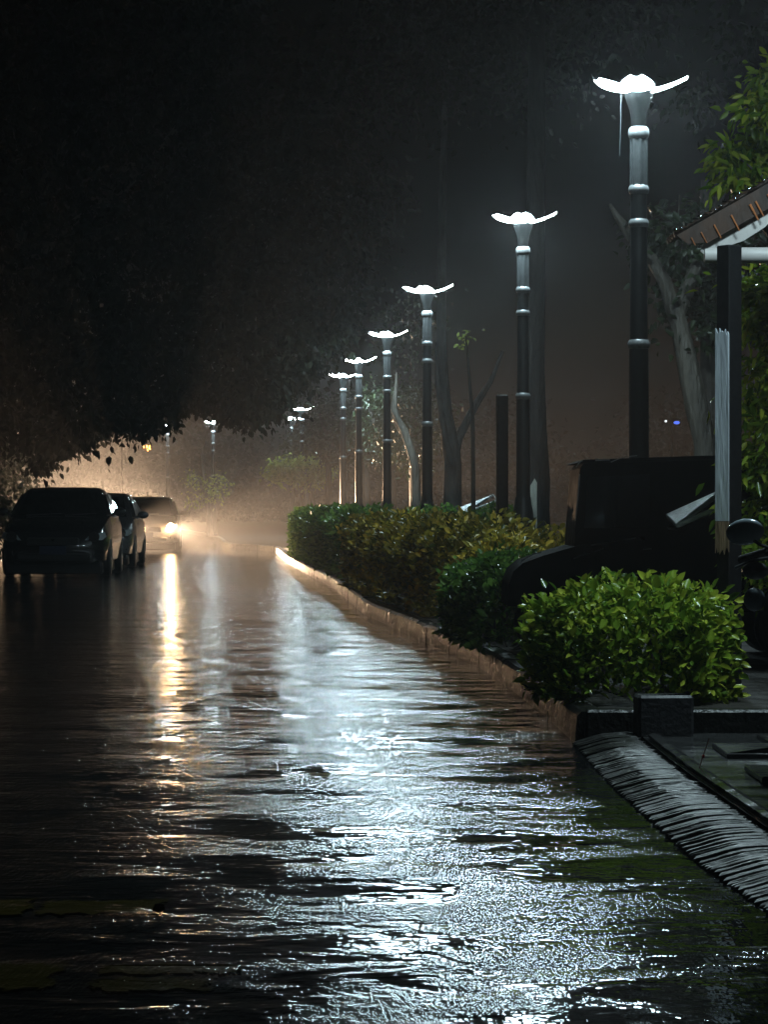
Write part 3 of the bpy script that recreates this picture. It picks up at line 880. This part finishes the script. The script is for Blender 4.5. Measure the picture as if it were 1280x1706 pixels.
def car(label, loc, rz, paint, L=4.5, W=1.80, H=1.46, lit=False, tall=False, group=None):
    r = empty('parked_car' if not lit else 'car', loc, rz); tag(r, label, 'car', group)
    hw = W / 2
    st = [(0, .72, .60, .30), (.05, .84, .66, .22), (.22, .93, .74, .20), (.55, .98, .84, .20), (1.1, 1.0, .93, .20), (1.5, 1.0, .97, .20), (2.6, 1.0, .98, .20), (3.6, 1.0, 1.0, .20), (4.1, .97, .99, .21), (4.4, .90, .95, .24), (4.5, .80, .80, .32)]
    if tall: st = [(y, w, zt + .06, zb) for y, w, zt, zb in st]
    k = L / 4.5
    rings = []
    for y, w, zt, zb in st:
        w *= hw
        half = [(w * .82, zb), (w * .97, zb + .06), (w, zb + (zt - zb) * .45), (w * .985, zb + (zt - zb) * .72), (w * .93, zt - .035), (w * .82, zt), (w * .4, zt + .02)]
        rings.append([Vector((x, y * k, z)) for x, z in half] + [Vector((-x, y * k, z)) for x, z in reversed(half)])
    MB().loft(rings).build('body', paint, r, angle=50)
    # cabin
    zb = .95 + (.06 if tall else 0)
    cs = [(1.08, .80, zb - .02, .76), (1.95, .655, H - .06, .84), (2.15, .64, H - .02, .86), (2.7, .64, H, .87), (3.3, .63, H - .03, .86), (3.55, .62, H - .08, .85), (4.15, .74, zb - .01, .8)]
    rings = []
    for y, rw, z, bw in cs:
        rw *= hw / .9; bw *= hw / .9
        h = z - zb + .02
        ring = [(bw, zb - .03), (bw - (bw - rw) * .55, zb - .03 + h * .55), (rw + .02, z - .05 * min(1, h * 4)), (rw - .06, z), (rw * .4, z + .012)]
        rings.append([Vector((x, y * k, zz)) for x, zz in ring] + [Vector((-x, y * k, zz)) for x, zz in reversed(ring)])
    MB().loft(rings).build('cabin', paint, r, angle=35)
    q = hw / .9
    MB().box((0, 2.25 * k, .15), (W * .88, 4.1 * k, .22), bev=.03).build('underbody', M['plastic'], r)

    def panel(name, pts, m, th=.006):
        a = [Vector(p) for p in pts]
        n_ = (a[1] - a[0]).cross(a[2] - a[0]).normalized()
        n = len(a)
        mbb = MB().add(a + [p + n_ * th for p in a], [tuple(range(n - 1, -1, -1)), tuple(range(n, 2 * n))] + [(i, (i + 1) % n, (i + 1) % n + n, i + n) for i in range(n)])
        return mbb.build(name, m, r, smooth=False)
    panel('windscreen', [(-.70 * q, 1.15 * k, zb + .015), (.70 * q, 1.15 * k, zb + .015), (.58 * q, 1.90 * k, H - .075), (-.58 * q, 1.90 * k, H - .075)], M['carglass'], .012)
    panel('rear_window', [(.66 * q, 4.06 * k, zb + .05), (-.66 * q, 4.06 * k, zb + .05), (-.54 * q, 3.62 * k, H - .10), (.54 * q, 3.62 * k, H - .10)], M['carglass'], .02)
    for s in (-1, 1):
        for y0, y1, t0, t1 in ((1.55, 2.42, 2.0, 2.42), (2.50, 3.45, 2.50, 3.32)):
            pts = [(s * .835 * q, y0 * k, zb + .04), (s * .855 * q, y1 * k, zb + .04), (s * .685 * q, t1 * k, H - .12), (s * .70 * q, t0 * k, H - .12)]
            if s > 0: panel('side_window', pts, M['carglass'], .02)
            else: panel('side_window', pts[::-1], M['carglass'], .02)
        # mirror on its stalk
        mr = MB().ellipsoid((s * (hw + .09), 1.62 * k, zb + .06), (.11, .06, .075))
        mr.tube([(s * (hw - .06), 1.60 * k, zb), (s * (hw + .03), 1.62 * k, zb + .04)], .02, 8)
        mr.build('wing_mirror', M['plastic'] if paint is M['car_black'] else paint, r)
        # headlight
        hm = MB()
        hm.loft([[Vector((s * x, y, z)) for x, y, z in ring] for ring in (
            [(.52 * q, .02 * k, .60), (.60 * q, .015 * k, .70), (.84 * q, .18 * k, .745), (.87 * q, .25 * k, .66), (.80 * q, .09 * k, .60)],
            [(.52 * q, -.015 * k, .605), (.60 * q, -.012 * k, .69), (.83 * q, .13 * k, .735), (.865 * q, .20 * k, .66), (.80 * q, .055 * k, .605)])])
        hl = hm.build('headlight', M['lamp_lens'], r, smooth=False)
        pj = MB().lathe([(.06, 0), (.09, .03), (.09, .05)], 16, Matrix.Translation((s * .68 * q, (-.045 if lit else .01) * k, .665)) @ Matrix.Rotation(math.radians(90), 4, 'X'))
        pj.build('projector', M['chrome'] if not lit else M['headlight_on'], hl)
        fl = MB().lathe([(.05, 0), (.062, .02), (.062, .04)], 14, Matrix.Translation((s * .62 * q, .05 * k, .40)) @ Matrix.Rotation(math.radians(90), 4, 'X'))
        fl.tube([(s * .50 * q, -.0 * k, .345), (s * .66 * q, .02 * k, .34), (s * .78 * q, .11 * k, .345)], .008, 6)
        fl.build('fog_lamp', M['chrome'], r)
        tl_ = MB().box((s * .66 * q, 4.44 * k, .80), (.34 * q, .14, .12), bev=.02).build('tail_light', M['red'], r)
        wheel(r, s * (hw - .10), .88 * k); wheel(r, s * (hw - .10), 3.55 * k)
    gm = MB().box((0, .0, .585), (.86 * q, .07, .13), bev=.02)
    for j in range(4): gm.box((0, -.038, .54 + j * .03), (.82 * q, .012, .008))
    gm.build('grille', M['plastic'], r)
    MB().box((0, .02, .33), (1.2 * q, .10, .13), bev=.03).build('bumper_intake', M['plastic'], r)
    MB().box((0, -.055, .44), (.44, .02, .14), bev=.006).build('number_plate', M['plate'], r)
    MB().tube([(0, -.045, .60), (.0, -.055, .625)], .035, 14).build('badge', M['chrome'], r)
    wp = MB(); wp.tube([(-.55 * q, 1.10 * k, zb + .01), (.05, 1.16 * k, zb + .035)], .008, 6); wp.tube([(.1, 1.10 * k, zb + .01), (.62 * q, 1.17 * k, zb + .035)], .008, 6)
    wp.build('wiper', M['plastic'], r)
    return r


car('black parked car nearest the camera, blue number plate, at the left edge', (-5.46, 46.8, 0), math.radians(1.5), M['car_black'], H=1.49, tall=True, group='parked cars on the left')
car('silver-grey parked car behind the black one, wing mirror against the glow', (-5.72, 54.4, 0), math.radians(1), M['car_silver'], H=1.44, group='parked cars on the left')
c3 = car('oncoming car with one bright headlamp glowing in the mist', (-6.32, 75, 0), math.radians(3), M['car_grey'], H=1.46, lit=True)
added_car = car('second oncoming car in the mist, hidden behind the car with the bright headlamp', (-7.75, 93, 0), math.radians(5), M['car_black'], H=1.44, lit=True)  # added unseen car, its headlights brighten the mist behind the first
for ci, cc_ in enumerate((c3, added_car)):  # second pair of beams belongs to the added car and lights the mist
    for s in (-1, 1):
        ld = bpy.data.lights.new('headlight_beam', 'SPOT')
        ld.energy = (34000, 42000)[ci]; ld.color = (1.0, .66, .40); ld.spot_size = math.radians((48, 56)[ci]); ld.spot_blend = 1.0; ld.shadow_soft_size = .09
        lo = bpy.data.objects.new('headlight_beam', ld); COL.objects.link(lo)
        lo.location = (s * .68, -.14, .66); lo.rotation_euler = (math.radians((83, 86)[ci]), 0, math.radians(180 + (31, -20)[ci])); lo.parent = cc_

# ------------------------------------------------------------------ shelter at the right
Y = 15.2
r = empty('shelter', (2.0, Y, .1)); tag(r, 'low shelter roof with rusty ribbed edge and white beam at the right edge', 'shelter')
o_ = Vector((2.0, Y, .1))
c0 = P(1128, 392, Y) - o_                        # lower left corner of the eave
pitch = math.radians(29.5)
A = Vector((math.cos(pitch), 0, math.sin(pitch))); Bn = Vector((-math.sin(pitch), 0, math.cos(pitch)))
Lr = 2.6
# corrugated sheet: waves run down the slope
mb = MB(); rows = []
for i in range(17):
    yy = i * .03
    h = .014 * math.sin(i * math.pi / 2)
    rows.append([c0 + A * t + Vector((0, yy, 0)) + Bn * (.012 + h + .004 * math.sin(t * 31 + i)) for t in [Lr * j / 26 for j in range(27)]])
mb.loft(rows, cap=False, closed=False)
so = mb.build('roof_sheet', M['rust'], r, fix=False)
md = so.modifiers.new('thickness', 'SOLIDIFY'); md.thickness = .006
fc = MB()
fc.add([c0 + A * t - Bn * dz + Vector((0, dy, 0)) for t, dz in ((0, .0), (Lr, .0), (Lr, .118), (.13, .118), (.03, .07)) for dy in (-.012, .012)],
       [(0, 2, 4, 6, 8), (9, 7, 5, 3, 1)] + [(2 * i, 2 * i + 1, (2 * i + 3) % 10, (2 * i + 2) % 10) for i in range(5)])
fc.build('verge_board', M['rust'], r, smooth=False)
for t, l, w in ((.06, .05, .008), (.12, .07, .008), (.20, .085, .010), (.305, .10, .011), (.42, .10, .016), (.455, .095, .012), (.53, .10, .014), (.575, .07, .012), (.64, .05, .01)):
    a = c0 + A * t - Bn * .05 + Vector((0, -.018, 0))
    MB().tube([a, a + Vector((l * .45, -.002, -l * .85))], [w * .5, w * .35], 6).build('rust_streak', M['rust_rib'], r)  # ribs coloured orange for the warm light falling on them
# bright drip edge
mb = MB()
for i in range(44):
    t = .01 + i * .03
    mb.ellipsoid(c0 + A * t + Bn * random.uniform(.012, .03) + Vector((0, -.012 + random.uniform(-.006, .006), 0)), (random.uniform(.008, .02), .008, random.uniform(.004, .009)), nu=8, nv=5)
mb.build('drip_edge', M['chrome'], r)
gp = [P(px, py, Y + .028) - o_ for px, py in ((1168, 418), (1178, 395), (1262, 340), (1290, 325), (1300, 352), (1276, 378), (1240, 401), (1204, 413), (1180, 430))]
ng = len(gp)
MB().add(gp + [p + Vector((0, .02, 0)) for p in gp], [tuple(range(ng)), tuple(range(2 * ng - 1, ng - 1, -1))] + [(i, (i + 1) % ng, (i + 1) % ng + ng, i + ng) for i in range(ng)]).build('gable_board', M['soffit'], r, smooth=False)
ra = P(1268, 360, Y + .3) - o_
MB().tube([ra, ra + Vector((.10, 0, -.14)), ra + Vector((.2, 0, -.3))], .035, 8).build('rafter', M['iron'], r)
bm0 = P(1176, 424, Y) - o_
MB().tube([bm0 + Vector((0, .05, 0)), bm0 + Vector((.3, .05, 0)), bm0 + Vector((2.2, .05, .01))], .043, 14).build('beam', M['soffit'], r)
# post with peeling paint
pb = P(1216, 900, 14.6) - o_
R45 = Matrix.Rotation(math.radians(38), 3, 'Z')
MB().box(Vector((pb.x, pb.y, 1.18)), (.095, .095, 2.36), R45, bev=.006).build('post', M['iron'], r, smooth=False)
zt, zb_ = P(0, 545, 14.6).z - .1, P(0, 868, 14.6).z - .1
z2 = P(0, 925, 14.6).z - .1
def sleeve(z0, z1, m, name, jag0=0, jag1=0):
    mb = MB(); rows = []
    nrm_ = R45 @ Vector((0, -1, 0)); tang = R45 @ Vector((1, 0, 0))
    n2 = R45 @ Vector((-1, 0, 0)); 
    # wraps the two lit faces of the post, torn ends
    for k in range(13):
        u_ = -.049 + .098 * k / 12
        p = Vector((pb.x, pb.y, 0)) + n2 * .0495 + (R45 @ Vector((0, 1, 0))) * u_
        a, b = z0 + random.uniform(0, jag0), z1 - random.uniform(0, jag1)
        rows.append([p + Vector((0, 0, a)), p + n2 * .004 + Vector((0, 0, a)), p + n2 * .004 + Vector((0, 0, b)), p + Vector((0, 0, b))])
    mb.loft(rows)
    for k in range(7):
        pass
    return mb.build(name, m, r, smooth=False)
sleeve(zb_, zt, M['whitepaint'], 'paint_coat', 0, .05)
sleeve(z2, zb_ - .002, M['peel'], 'peeling_coat', .05, 0)  # lower torn end, warm light painted into its colour

# ------------------------------------------------------------------ scooter
r = empty('scooter', (1.77, 11.15, .075), math.radians(-24)); tag(r, 'dark scooter with pale mirror parked under the shelter at the right edge', 'scooter')
def swheel(y, R=.22):
    w = empty('wheel'); w.parent = r
    Mx = Matrix.Translation((0, y, R)) @ Matrix.Rotation(math.radians(90), 4, 'Y')
    MB().lathe([(R * .62, -.045), (R * .9, -.05), (R, -.02), (R, .02), (R * .9, .05), (R * .62, .045)], 24, Mx).build('tyre', M['rubber'], w)
    MB().lathe([(R * .63, -.035), (R * .63, .035), (R * .5, .03), (.03, .05), (.03, -.05), (R * .5, -.03)], 20, Mx).build('rim', M['iron'], w)
swheel(-.40); swheel(.82)
fd = MB(); rows = []
for i in range(11):
    a = math.radians(20 + 14 * i)
    rows.append([Vector((x, -.40 - math.cos(a) * .25 * rr_, .22 + math.sin(a) * .25 * rr_)) for x, rr_ in ((-.075, .9), (-.06, 1.02), (0, 1.06), (.06, 1.02), (.075, .9), (.0, .98))])
fd.loft(rows).build('fender', M['plastic'], r)
fk = MB()
for s in (-1, 1): fk.tube([(s * .07, -.40, .22), (s * .065, -.30, .52), (s * .05, -.22, .72)], .018, 8)
fk.build('fork', M['iron'], r)
ap = MB(); rows = []
for z, w, y in ((.26, .16, -.06), (.36, .20, -.12), (.55, .23, -.19), (.68, .22, -.23), (.78, .15, -.25)):
    rows.append([Vector((x * w, y - .10 * (1 - x * x) + (.0 if s else 0), z)) for s in (0,) for x in (-1, -.6, -.2, .2, .6, 1)] + [Vector((x * w, y + .03 - .10 * (1 - x * x), z)) for x in (1, .6, .2, -.2, -.6, -1)])
ap.loft(rows).build('leg_shield', M['apron'], r)
hd = MB().ellipsoid((0, -.27, .86), (.13, .11, .09)); hd.build('handlebar_cowl', M['apron'], r)
MB().ellipsoid((0, -.365, .85), (.07, .02, .05)).build('headlight', M['lamp_lens'], r)
hb = MB().tube([(-.34, -.10, .83), (-.18, -.20, .87), (0, -.24, .88), (.18, -.20, .87), (.34, -.10, .83)], .012, 8); hb.build('handlebar', M['iron'], r)
for s in (-1, 1):
    MB().tube([(s * .22, -.175, .862), (s * .35, -.095, .828)], .019, 10).build('grip', M['rubber'], r)
    g_ = MB().ellipsoid((s * .25, -.24, .79), (.055, .03, .035)); g_.tube([(s * .16, -.25, .845), (s * .26, -.24, .83), (s * .35, -.17, .80)], .007, 6)
    g_.build('brake_lever', M['steel'], r)
    mr = MB().ellipsoid((s * .31, -.18, 1.0 - .06), (.078, .028, .052), Matrix.Rotation(s * .12, 3, 'Y'))
    mo = mr.build('mirror', M['mirror_shell'], r)
    MB().tube([(s * .18, -.20, .87), (s * .24, -.20, .89), (s * .28, -.185, .91)], .007, 6).build('mirror_stem', M['iron'], mo)
    MB().ellipsoid((s * .235, -.30, .68), (.045, .035, .045)).build('turn_signal', M['mirror_shell'], r)
bd = MB(); rows = []
for y, w, z0, z1 in ((-.06, .14, .24, .30), (.30, .15, .24, .31), (.38, .15, .25, .62), (.7, .17, .30, .70), (1.05, .13, .46, .70), (1.18, .06, .55, .66)):
    rows.append([Vector((x, y, z)) for x, z in ((-w, z0), (-w * 1.05, (z0 + z1) / 2), (-w * .8, z1), (w * .8, z1), (w * 1.05, (z0 + z1) / 2), (w, z0))])
bd.loft(rows).build('rear_body', M['plastic'], r)
st_ = MB(); rows = []
for y, w, z0, z1 in ((.34, .09, .64, .70), (.45, .13, .66, .76), (.8, .15, .71, .79), (1.10, .11, .71, .80)):
    rows.append([Vector((x, y, z)) for x, z in ((-w, z0), (-w, z1 - .02), (-w * .7, z1), (w * .7, z1), (w, z1 - .02), (w, z0))])
st_.loft(rows).build('seat', M['rubber'], r)
MB().box((0, 1.19, .62), (.12, .02, .05), bev=.008).build('tail_light', M['red'], r)
MB().tube([(.10, .5, .22), (.22, .48, .0)], .01, 6).build('kick_stand', M['iron'], r)

# little reflector stake
r = empty('reflector_stake', G(1164, 11.25, .062)); tag(r, 'thin leaning rod with a tiny red reflector on the wet paving', 'stake')
MB().tube([(0, 0, 0), (.018, 0, .06), (.044, 0, .135)], [.0025, .0022, .0016], 6).build('rod', M['rust_rib'], r)
MB().ellipsoid((.0205, -.003, .063), (.006, .005, .007)).build('reflector', M['red'], r)

# grey concrete block under the bush
b = G(1104, 13.32, .05)
ob = MB().box((b.x, b.y - .06, .14), (.26, .16, .20), Matrix.Rotation(.08, 3, 'Z'), bev=.012).build('concrete_block', M['concrete'], None, smooth=False)
tag(ob, 'grey concrete block below the bright bush by the entrance', 'block')

# ------------------------------------------------------------------ dark covered cart
Y = 18.3
r = empty('utility_cart', (1.7, Y, .14)); tag(r, 'black covered utility cart with sloping bonnet parked behind the bright bush', 'cart')
def prof(pts): return [((px - 640) * Y / F - 1.7, CH - (py - HZ) * Y / F - .14) for px, py in pts]
def extr(name, pts, y0, dep, m, smooth=True):
    return MB().prism(prof(pts), (1, 0, 0), (0, 0, 1), (0, 1, 0), dep, (0, y0, 0)).build(name, m, r, smooth=smooth, angle=30)
extr('bonnet', [(846, 1010), (848, 975), (856, 952), (872, 938), (905, 926), (960, 910), (1062, 893), (1075, 900), (1075, 1020)], 0, 1.05, M['cart'])
extr('cabin', [(958, 911), (960, 880), (966, 800), (968, 780), (974, 772), (1010, 768), (1180, 765), (1290, 768), (1300, 780), (1300, 1020), (1076, 1020), (1076, 894)], .04, .97, M['cart'])
extr('side_window', [(975, 880), (980, 795), (1085, 790), (1085, 880)], .032, .006, M['carglass'], False)
extr('roof', [(962, 771), (972, 766), (1180, 759), (1300, 762), (1300, 769), (1180, 766), (1008, 771)], -.02, 1.09, M['cart'])
for pts, rad in (([(966, 790), (963, 830), (959, 868)], .0035), ([(992, 767), (1016, 766)], .004), ([(1018, 770), (1032, 764), (1046, 761), (1062, 759)], .003), ([(960, 778), (966, 770), (971, 767)], .004),
                 ([(985, 908), (1020, 903), (1060, 896)], .004), ([(956, 930), (974, 924), (1006, 914)], .004), ([(868, 935), (890, 922), (902, 920)], .004), ([(1072, 915), (1086, 914)], .004)):
    MB().tube([Vector((a, -.028, b)) for a, b in prof(pts)], rad, 6).build('trim', M['steel'], r)
pa, pb_ = prof([(1103, 868)])[0], prof([(1196, 826)])[0]
dv = Vector((pb_[0] - pa[0], 0, pb_[1] - pa[1])); an = math.atan2(dv.z, dv.x)
cc = (Vector((pa[0], -.62, pa[1])) + Vector((pb_[0], -.62, pb_[1]))) / 2
MB().box(cc, (dv.length, .36, .03), Matrix.Rotation(-an, 3, 'Y') @ Matrix.Rotation(math.radians(11), 3, 'X'), bev=.006).build('side_flap', M['wetboard'], r, smooth=False)
am = MB()
for t_ in (.15, .85):
    p_ = Vector((pa[0] + dv.x * t_, 0, pa[1] + dv.z * t_ - .03))
    am.tube([p_ + Vector((0, .05, -.04)), p_ + Vector((0, -.45, -.04))], .012, 6)
am.build('flap_bracket', M['iron'], r)
for x0 in (-.62, .9):
    for y0 in (.10, .95):
        w = empty('wheel'); w.parent = r
        Mx = Matrix.Translation((x0, y0, .2)) @ Matrix.Rotation(math.radians(90), 4, 'X')
        MB().lathe([(.12, -.05), (.18, -.05), (.2, -.02), (.2, .02), (.18, .05), (.12, .05)], 20, Mx).build('tyre', M['rubber'], w)
        MB().lathe([(.121, -.04), (.121, .04), (.03, .055), (.03, -.055)], 16, Mx).build('rim', M['alloy'], w)

# dark square post right of the third lamp, and the tilted board near it
Y = 31.2
r = empty('post', G(837, Y)); tag(r, 'black square post with a thin bright edge left of the second lamp', 'post')
h = P(0, 658, Y).z - .14
MB().box((0, 0, h / 2), (.115, .115, h), Matrix.Rotation(.2, 3, 'Z'), bev=.008).build('shaft', M['iron'], r, smooth=False)
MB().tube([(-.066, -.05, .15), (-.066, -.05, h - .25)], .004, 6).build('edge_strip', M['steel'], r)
MB().box((-.066, -.062, .98 - .14), (.012, .012, .10)).build('reflector', M['red'], r)
Y = 41.5
r = empty('tilted_board', G(800, Y)); tag(r, 'pale wet tilted board just above the hedge left of the black post', 'board')
v0, v1 = P(768, 852, Y) - G(800, Y), P(826, 829, Y) - G(800, Y)
dv = v1 - v0
MB().box((v0 + v1) / 2, (dv.length, .5, .03), Matrix.Rotation(-math.atan2(dv.z, dv.x), 3, 'Y') @ Matrix.Rotation(math.radians(10), 3, 'X'), bev=.008).build('panel', M['wetboard'], r, smooth=False)
lg = MB(); lg.tube([(0, 0, 0), (0, 0, (v0.z + v1.z) / 2 - .01)], .03, 8); lg.build('leg', M['iron'], r)

# amber hanging signal far left, and a small blue-white sign light behind the trees at right
Y = 100
r = empty('amber_signal', G(245, Y)); tag(r, 'small glowing amber signal hanging in the mist over the parked cars', 'signal')
zc = P(245, 746, Y).z - .14
MB().tube([(-.9, .1, -.1), (-.9, .1, zc + .3), (-.8, .1, zc + .42), (0, .05, zc + .45)], .04, 8).build('mast', M['iron'], r)
MB().ellipsoid((0, .03, zc), (.19, .06, .13)).build('case', M['amber_dim'], r)
MB().tube([(0, .04, zc + .12), (0, .05, zc + .45)], .015, 6).build('hanger', M['iron'], r)
for x, z, a, l in ((-.12, .03, .3, .07), (-.01, .04, .1, .10), (.075, .02, -.2, .12), (.02, -.085, .1, .06), (.10, -.04, .4, .05)):
    MB().tube([(x - l * .5 * math.sin(a), -.05, zc + z + l * .5), (x + l * .5 * math.sin(a), -.05, zc + z - l * .5)], .022, 8).build('lit_cell', M['amber'], r)
Y = 118
r = empty('signal_lamp', G(1120, Y)); tag(r, 'tiny far signal lamp showing blue and white points between trunk and lamp', 'signal')
zc = P(0, 703, Y).z - .14
MB().tube([(0, 0, -.1), (0, 0, zc)], .05, 8).build('pole', M['iron'], r)
MB().box((-.02, 0, zc), (.8, .1, .3), bev=.03).build('case', M['iron'], r)
MB().ellipsoid((.2, -.06, zc - .03), (.13, .03, .07)).build('blue_lamp', M['bluelight'], r)
MB().ellipsoid((-.25, -.06, zc + .03), (.05, .03, .05)).build('white_lamp', M['whitelight'], r)

# ------------------------------------------------------------------ mist, sky, light, camera
hz = MB().box((0, 145, 6.75), (390, 400, 16.5))
ho = hz.build('haze', M['soil'], smooth=False); tag(ho, 'thin night mist filling the street', 'mist', kind='stuff')
m, nt, b = newmat('mist')
nt.nodes.remove(b)
pv = N(nt, 'ShaderNodeVolumePrincipled', Density=.0015, Anisotropy=.76)
pv.inputs['Color'].default_value = (.92, .93, .95, 1)
nt.links.new(pv.outputs[0], nt.nodes['Material Output'].inputs['Volume'])
ho.data.materials.clear(); ho.data.materials.append(m)

w = bpy.data.worlds.new('World'); sc.world = w; w.use_nodes = True
nt = w.node_tree
sky = nt.nodes.new('ShaderNodeTexSky'); sky.sky_type = 'NISHITA'; sky.sun_disc = False
sky.sun_elevation = math.radians(6); sky.sun_rotation = math.radians(200)
nt.links.new(sky.outputs[0], nt.nodes['Background'].inputs[0])
nt.nodes['Background'].inputs[1].default_value = .00004
sl = bpy.data.lights.new('moon', 'SUN'); sl.energy = .002; sl.angle = math.radians(.5); sl.color = (.8, .88, 1)
so = bpy.data.objects.new('moon', sl); COL.objects.link(so); so.rotation_euler = (math.radians(55), 0, math.radians(-20))

cd = bpy.data.cameras.new('Camera'); co = bpy.data.objects.new('Camera', cd); COL.objects.link(co)
co.location = (0, 0, CH); co.rotation_euler = (math.radians(90), 0, 0)
cd.sensor_fit = 'AUTO'; cd.sensor_width = 36; cd.lens = 36 * F / 1706
cd.shift_y = -3 / 1706
cd.clip_start = .05; cd.clip_end = 1000
sc.camera = co

sc.view_settings.view_transform = 'Standard'; sc.view_settings.look = 'None'
sc.view_settings.exposure = -.45; sc.view_settings.gamma = 1
sc.render.engine = 'CYCLES'
cy = sc.cycles
cy.use_denoising = True
cy.use_light_tree = True
cy.max_bounces = 6; cy.diffuse_bounces = 2; cy.glossy_bounces = 3; cy.transmission_bounces = 3; cy.transparent_max_bounces = 6; cy.volume_bounces = 0
cy.caustics_reflective = False; cy.caustics_refractive = False
cy.sample_clamp_indirect = 4
